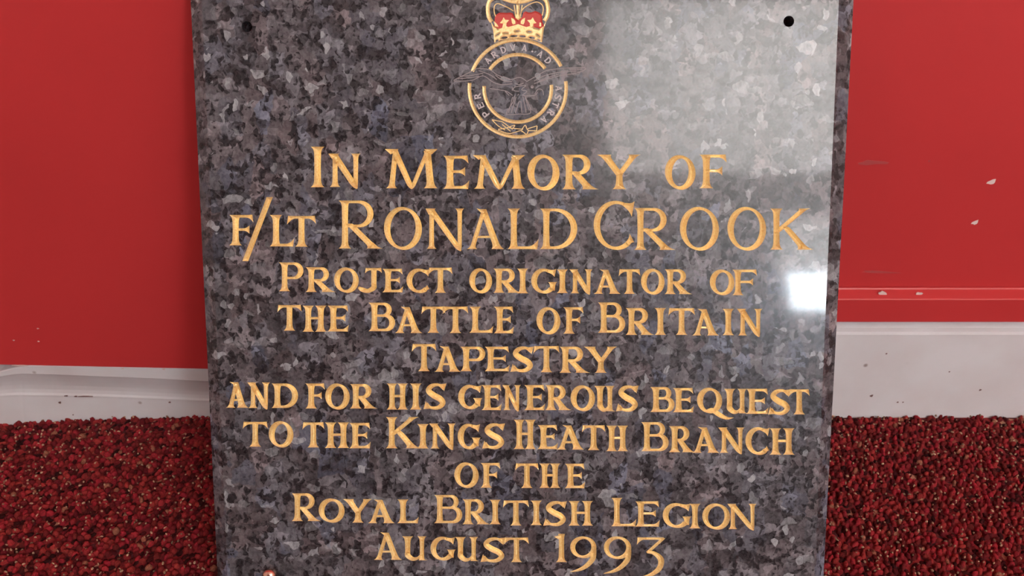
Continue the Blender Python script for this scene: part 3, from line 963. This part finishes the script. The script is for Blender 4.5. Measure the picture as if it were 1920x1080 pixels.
def Z1(pts):
    return [(820 + x / 3.857, y / 3.857) for x, y in pts]


bird = [  # wing outlines, feathers, body, tail, claws
    [(545, 578), (440, 545), (385, 508), (300, 494), (225, 527), (118, 580)], [(118, 586), (245, 582), (330, 548), (400, 592), (465, 612), (542, 606)], [(420, 545), (480, 585), (540, 590)],
    [(170, 552), (250, 545), (330, 530)], [(150, 570), (230, 562), (300, 552)], [(300, 510), (380, 540), (430, 575)],
    [(645, 590), (700, 560), (785, 512), (850, 500), (960, 490), (1060, 490), (1066, 504), (1000, 530), (900, 545), (820, 565), (700, 605)], [(700, 585), (780, 545), (900, 520), (1010, 512)], [(730, 590), (800, 560), (880, 535)], [(960, 500), (1050, 500)],
    [(545, 572), (600, 560), (650, 590)], [(380, 640), (450, 650), (500, 660), (545, 690)], [(490, 660), (520, 690)], [(540, 655), (560, 630), (600, 622)], [(600, 622), (640, 618), (610, 648), (648, 660), (618, 690), (700, 690), (725, 668)],
    [(705, 680), (728, 645), (760, 652), (768, 688)], [(560, 690), (545, 740), (500, 820), (545, 828), (600, 824), (640, 826), (675, 812), (660, 750), (630, 690)], [(545, 700), (515, 815)], [(570, 700), (535, 815)], [(580, 690), (590, 680)],
    [(590, 735), (565, 818)], [(605, 735), (612, 818)], [(620, 700), (642, 815)], [(635, 700), (665, 800)], [(540, 630), (555, 655), (590, 660)], [(560, 600), (590, 612), (625, 600)], [(590, 735), (605, 735)]]
dot = Z1([(686 + 12 * cos(t), 628 + 12 * sin(t)) for t in np.linspace(0, 2 * pi, 8, endpoint=False)])
carve('eagle', [(M_EAGLE, lines(bird, 1.5, Z1), [dot])], emb, step=1.2, slope=.5)
bolt = [[(395, 866), (470, 880)], [(395, 866), (440, 910), (490, 940)], [(470, 880), (545, 935)], [(440, 935), (500, 925), (560, 905), (540, 935)], [(440, 940), (520, 965), (600, 945), (615, 955)], [(520, 925), (620, 935)],
        [(610, 940), (635, 905), (650, 935), (665, 945)], [(610, 945), (645, 970), (660, 940)], [(655, 930), (722, 910)], [(722, 910), (718, 945)], [(660, 945), (718, 945)], [(470, 900), (530, 950)]]
carve('lightning_bolt', [(M_GOLD, lines(bolt, 1.7, Z1), [])], emb, step=1.0, slope=.4)
MOTTO = [('P', 218.5), ('E', 205), ('R', 191), ('A', 137), ('R', 124.5), ('D', 110.5), ('V', 97), ('A', 80.5), ('.', 68.5), ('A', 56.5), ('D', 42.5), ('A', 0), ('S', -12), ('T', -23.5), ('R', -36.5), ('A', -50)]
for ch, a in MOTTO:
    Wd, Ht = (10.2, 12.5) if ch != '.' else (3.6, 9)
    if ch == 'V':
        g = Glyph(Wd, Ht, 2, 1.6)
        g.bar((Wd * .5, 0), (0.6, Ht), 2.0, .8, 1.4)
        g.bar((Wd * .5, 0), (Wd - .6, Ht), 1.7, .8, 1.4)
    else:
        g = draw(ch, Wd, Ht, 2.5, 1.9, 1.25)
    r0 = 77.0 - Ht / 2
    ar = radians(a)
    cx, cy = EC[0] + r0 * cos(ar), EC[1] - r0 * sin(ar)
    rot = a - 90
    c, s_ = cos(radians(rot)), sin(radians(rot))
    carve('letter', [(M_PALE, place(g, cx - Wd / 2 * c, cy + Wd / 2 * s_, rot), [])], emb, step=1.0, slope=.4)

# mounting holes: two open ones above, two with copper caps below
HOLES = []
for px, py, r in ((463, 50, .0041), (1479, 40, .0041), (505.5, 1079, .0038), (1436, 1102, .0038)):
    HOLES.append((to_plane([(px, py)])[0], r))

# ---- slab: chamfered block whose polished face is opened by all the cuts
CH = .006                                # depth of the chamfers
fl_, fr_ = to_plane([(378, 0), (427, 1080)]), to_plane([(1573, 0), (1527, 1080)])
ol_, or_ = to_plane([(357.5, 0), (408, 1080)], CH), to_plane([(1600.5, 0), (1544, 1080)], CH)


def ext(p, y):
    t = (y - p[0][1]) / (p[1][1] - p[0][1])
    return p[0][0] + (p[1][0] - p[0][0]) * t


c_ = .006
face = [(ext(fl_, c_), c_), (ext(fr_, c_), c_), (ext(fr_, SLAB_L - c_), SLAB_L - c_), (ext(fl_, SLAB_L - c_), SLAB_L - c_)]
outr = [(ext(ol_, 0), 0), (ext(or_, 0), 0), (ext(or_, SLAB_L), SLAB_L), (ext(ol_, SLAB_L), SLAB_L)]
verts, edges = [Vector((a * 1000, b * 1000)) for a, b in face], [(0, 1), (1, 2), (2, 3), (3, 0)]
for (c, r) in HOLES:
    n = len(verts)
    verts += [Vector(((c[0] + r * cos(2 * pi * k / 24)) * 1000, (c[1] + r * sin(2 * pi * k / 24)) * 1000)) for k in range(24)]
    edges += [(n + k, n + (k + 1) % 24) for k in range(24)]
segA, segB = [], []
for A, B in CUTS:
    n = len(verts)
    verts += [Vector((float(p[0]) * 1000, float(p[1]) * 1000)) for p in A] + [Vector((float(p[0]) * 1000, float(p[1]) * 1000)) for p in B]
    k = len(A)
    edges += [(n + i, n + k + i) for i in range(k)]
ov, oe, of, _, _, _ = delaunay_2d_cdt(verts, edges, [], 0, 2e-4, False)
O = np.array([(q[0], q[1]) for q in ov]) / 1000
Tr = np.array(list(of), int)
cen = O[Tr].mean(1)
keep = np.ones(len(Tr), bool)
FQ = np.array(face)
keep &= inside_tris(cen, np.array([[FQ[0], FQ[1], FQ[2]], [FQ[0], FQ[2], FQ[3]]]))
for (c, r) in HOLES:
    keep &= np.hypot(*(cen - c).T) > r * .985
for A, B in CUTS:                        # even-odd rule
    lo, hi = np.minimum(A, B).min(0), np.maximum(A, B).max(0)
    idx = np.where((cen[:, 0] > lo[0]) & (cen[:, 0] < hi[0]) & (cen[:, 1] > lo[1]) & (cen[:, 1] < hi[1]))[0]
    if not len(idx):
        continue
    p = cen[idx]
    up = (A[None, :, 1] > p[:, None, 1]) != (B[None, :, 1] > p[:, None, 1])
    with np.errstate(divide='ignore', invalid='ignore'):
        xi = A[None, :, 0] + (p[:, None, 1] - A[None, :, 1]) * (B[None, :, 0] - A[None, :, 0]) / (B[None, :, 1] - A[None, :, 1])
    inside = (np.sum(up & (xi > p[:, None, 0]), 1) % 2) == 1
    keep[idx[inside]] = False
Tr = Tr[keep]
cr = np.cross(O[Tr[:, 1]] - O[Tr[:, 0]], O[Tr[:, 2]] - O[Tr[:, 0]])
Tr[cr < 0] = Tr[cr < 0][:, ::-1]
V = [(a, b, 0.0) for a, b in O]
Fc = [tuple(t) for t in Tr]
n = len(V)
V += [(a, b, 0.0) for a, b in face] + [(a, b, -CH) for a, b in outr] + [(a, b, -SLAB_T) for a, b in outr]
for k in range(4):
    j = (k + 1) % 4
    Fc += [(n + 4 + k, n + 4 + j, n + j, n + k), (n + 8 + k, n + 8 + j, n + 4 + j, n + 4 + k)]
# back of the slab, with the bores drilled right through
bv, be_ = [Vector((a * 1000, b * 1000)) for a, b in outr], [(0, 1), (1, 2), (2, 3), (3, 0)]
for (c, r) in HOLES:
    q = len(bv)
    bv += [Vector(((c[0] + r * cos(2 * pi * k / 24)) * 1000, (c[1] + r * sin(2 * pi * k / 24)) * 1000)) for k in range(24)]
    be_ += [(q + k, q + (k + 1) % 24) for k in range(24)]
ov, oe, of, _, _, _ = delaunay_2d_cdt(bv, be_, [], 0, 2e-4, False)
n = len(V)
V += [(q[0] / 1000, q[1] / 1000, -SLAB_T) for q in ov]
for t in of:
    m_ = sum((np.array((ov[i][0], ov[i][1])) for i in t), np.zeros(2)) / len(t) / 1000
    if all(np.hypot(*(m_ - c)) > r * .985 for c, r in HOLES):
        Fc.append(tuple(n + i for i in t)[::-1])
slab = mesh_obj('slab', V, Fc, M_GRAN, plaque)
for (c, r) in HOLES:
    V = [(c[0] + r * cos(2 * pi * k / 24), c[1] + r * sin(2 * pi * k / 24), z) for z in (0, -.0006, -SLAB_T) for k in range(24)]
    Fc = [(s * 24 + k, s * 24 + (k + 1) % 24, (s + 1) * 24 + (k + 1) % 24, (s + 1) * 24 + k) for s in (0, 1) for k in range(24)]
    mesh_obj('screw_hole', V, Fc, M_GRAN, slab)
for (c, r) in HOLES[2:]:
    V, Fc = [], []
    N_, prof = 28, [(.0038, -.004), (.0056, 0), (.0060, .0008), (.0056, .0022), (.0042, .0038), (.0022, .0046)]
    for pr, pz in prof:
        V += [(c[0] + pr * cos(2 * pi * k / N_), c[1] + pr * sin(2 * pi * k / N_), pz) for k in range(N_)]
    V.append((c[0], c[1], .0048))
    for s in range(len(prof) - 1):
        Fc += [(s * N_ + k, s * N_ + (k + 1) % N_, (s + 1) * N_ + (k + 1) % N_, (s + 1) * N_ + k) for k in range(N_)]
    s = (len(prof) - 1) * N_
    Fc += [(s + k, s + (k + 1) % N_, s + N_) for k in range(N_)]
    mesh_obj('screw_cap', V, Fc, M_COPPER, plaque, smooth=True)['label'] = 'domed copper screw cap'

# ------------------------------------------------------------------ the carpet's loop pile
SP = .0058
wall_pts = np.array([(s[0][0], s[0][1]) for s in levels])
o_ = np.argsort(wall_pts[:, 0])
wx, wy = wall_pts[o_, 0], wall_pts[o_, 1]
pts = []
ca, sa_ = cos(.42), sin(.42)
for i in range(-330, 330):
    for j in range(-330, 330):
        a, b = (i + .5 * (j % 2)) * SP, j * SP * .88
        x, y = a * ca - b * sa_, a * sa_ + b * ca - .35
        if -.86 < x < .86 and -.66 < y < .006:
            pts.append((x, y))
pts = np.array(pts) + rng.normal(0, .0011, (len(pts), 2))
lim = np.where(pts[:, 0] < X_JOIN, np.interp(pts[:, 0], wx, wy), 0.0)
pts = pts[pts[:, 1] < lim - .0005]
yb0 = Y_BASE - .002
pts = pts[~((np.abs(pts[:, 0]) < .256) & (pts[:, 1] > yb0) & (pts[:, 1] < yb0 + .05))]
N = len(pts)
nk = 7
ring_prof = [(1.0, 0.0), (.96, .42), (.62, .86)]
unit = [(r * cos(2 * pi * k / nk), r * sin(2 * pi * k / nk), z) for r, z in ring_prof for k in range(nk)] + [(0, 0, 1.0)]
unit = np.array(unit)
uf = [(s * nk + k, s * nk + (k + 1) % nk, (s + 1) * nk + (k + 1) % nk, (s + 1) * nk + k) for s in (0, 1) for k in range(nk)]
tf = [(2 * nk + k, 2 * nk + (k + 1) % nk, 3 * nk) for k in range(nk)]


def blobs(cx, cy, z0, rx, ry, h, ang, col):
    n = len(cx)
    U = unit[None].repeat(n, 0)
    X, Y = U[:, :, 0] * rx[:, None], U[:, :, 1] * ry[:, None]
    c, s = np.cos(ang)[:, None], np.sin(ang)[:, None]
    out = np.stack([cx[:, None] + X * c - Y * s, cy[:, None] + X * s + Y * c, z0[:, None] + U[:, :, 2] * h[:, None]], 2)
    return out.reshape(-1, 3), np.repeat(col, len(unit), 0)


red = np.array([.26, .0115, .021])
k = rng.random(N)
colr = red[None] * (0.40 + 1.0 * rng.random(N))[:, None]
colr[:, 1] *= 1 + 1.2 * rng.random(N)
colr[k < .24] *= .24
colr[k > .975] = np.array([.30, .10, .06])
h = .0035 + .0030 * rng.random(N)
h[k < .24] *= .5
V1, C1 = blobs(pts[:, 0], pts[:, 1], np.full(N, -.0005),   .0030 + .0012 * rng.random(N), .0019 + .0006 * rng.random(N), h, .9 + rng.normal(0, .5, N), colr)
V1 += rng.normal(0, .00035, V1.shape)
fs = rng.random(N) < .30
nf = fs.sum()
fc = np.array([.62, .38, .24])[None] * (.35 + .6 * rng.random(nf))[:, None]
V2, C2 = blobs(pts[fs, 0] + rng.normal(0, .0013, nf), pts[fs, 1] + rng.normal(0, .0013, nf), h[fs] - .0016, .0008 + .0011 * rng.random(nf), .0006 + .0005 * rng.random(nf), np.full(nf, .0016), rng.random(nf) * 3, fc)
V = np.vstack([V1, V2])
C = np.vstack([C1, C2])
nb = N + nf
me = bpy.data.meshes.new('carpet_pile')
nu = len(unit)
quads = (np.array(uf)[None] + (np.arange(nb) * nu)[:, None, None]).reshape(-1, 4)
tris = (np.array(tf)[None] + (np.arange(nb) * nu)[:, None, None]).reshape(-1, 3)
me.vertices.add(len(V))
me.vertices.foreach_set('co', V.ravel())
me.loops.add(quads.size + tris.size)
me.loops.foreach_set('vertex_index', np.concatenate([quads.ravel(), tris.ravel()]).astype(np.int32))
me.polygons.add(len(quads) + len(tris))
me.polygons.foreach_set('loop_start', np.concatenate([np.arange(len(quads)) * 4, quads.size + np.arange(len(tris)) * 3]).astype(np.int32))
me.polygons.foreach_set('use_smooth', np.ones(len(quads) + len(tris), bool))
at = me.color_attributes.new('loop_colour', 'FLOAT_COLOR', 'POINT')
at.data.foreach_set('color', np.column_stack([C, np.ones(len(C))]).astype(np.float32).ravel())
me.update(calc_edges=True)
me.validate()
pile = bpy.data.objects.new('carpet_pile', me)
COL.objects.link(pile)
me.materials.append(carpet_mat())
pile['kind'] = 'stuff'
pile['label'] = 'red flecked loop-pile carpet covering the floor'
pile['category'] = 'carpet'
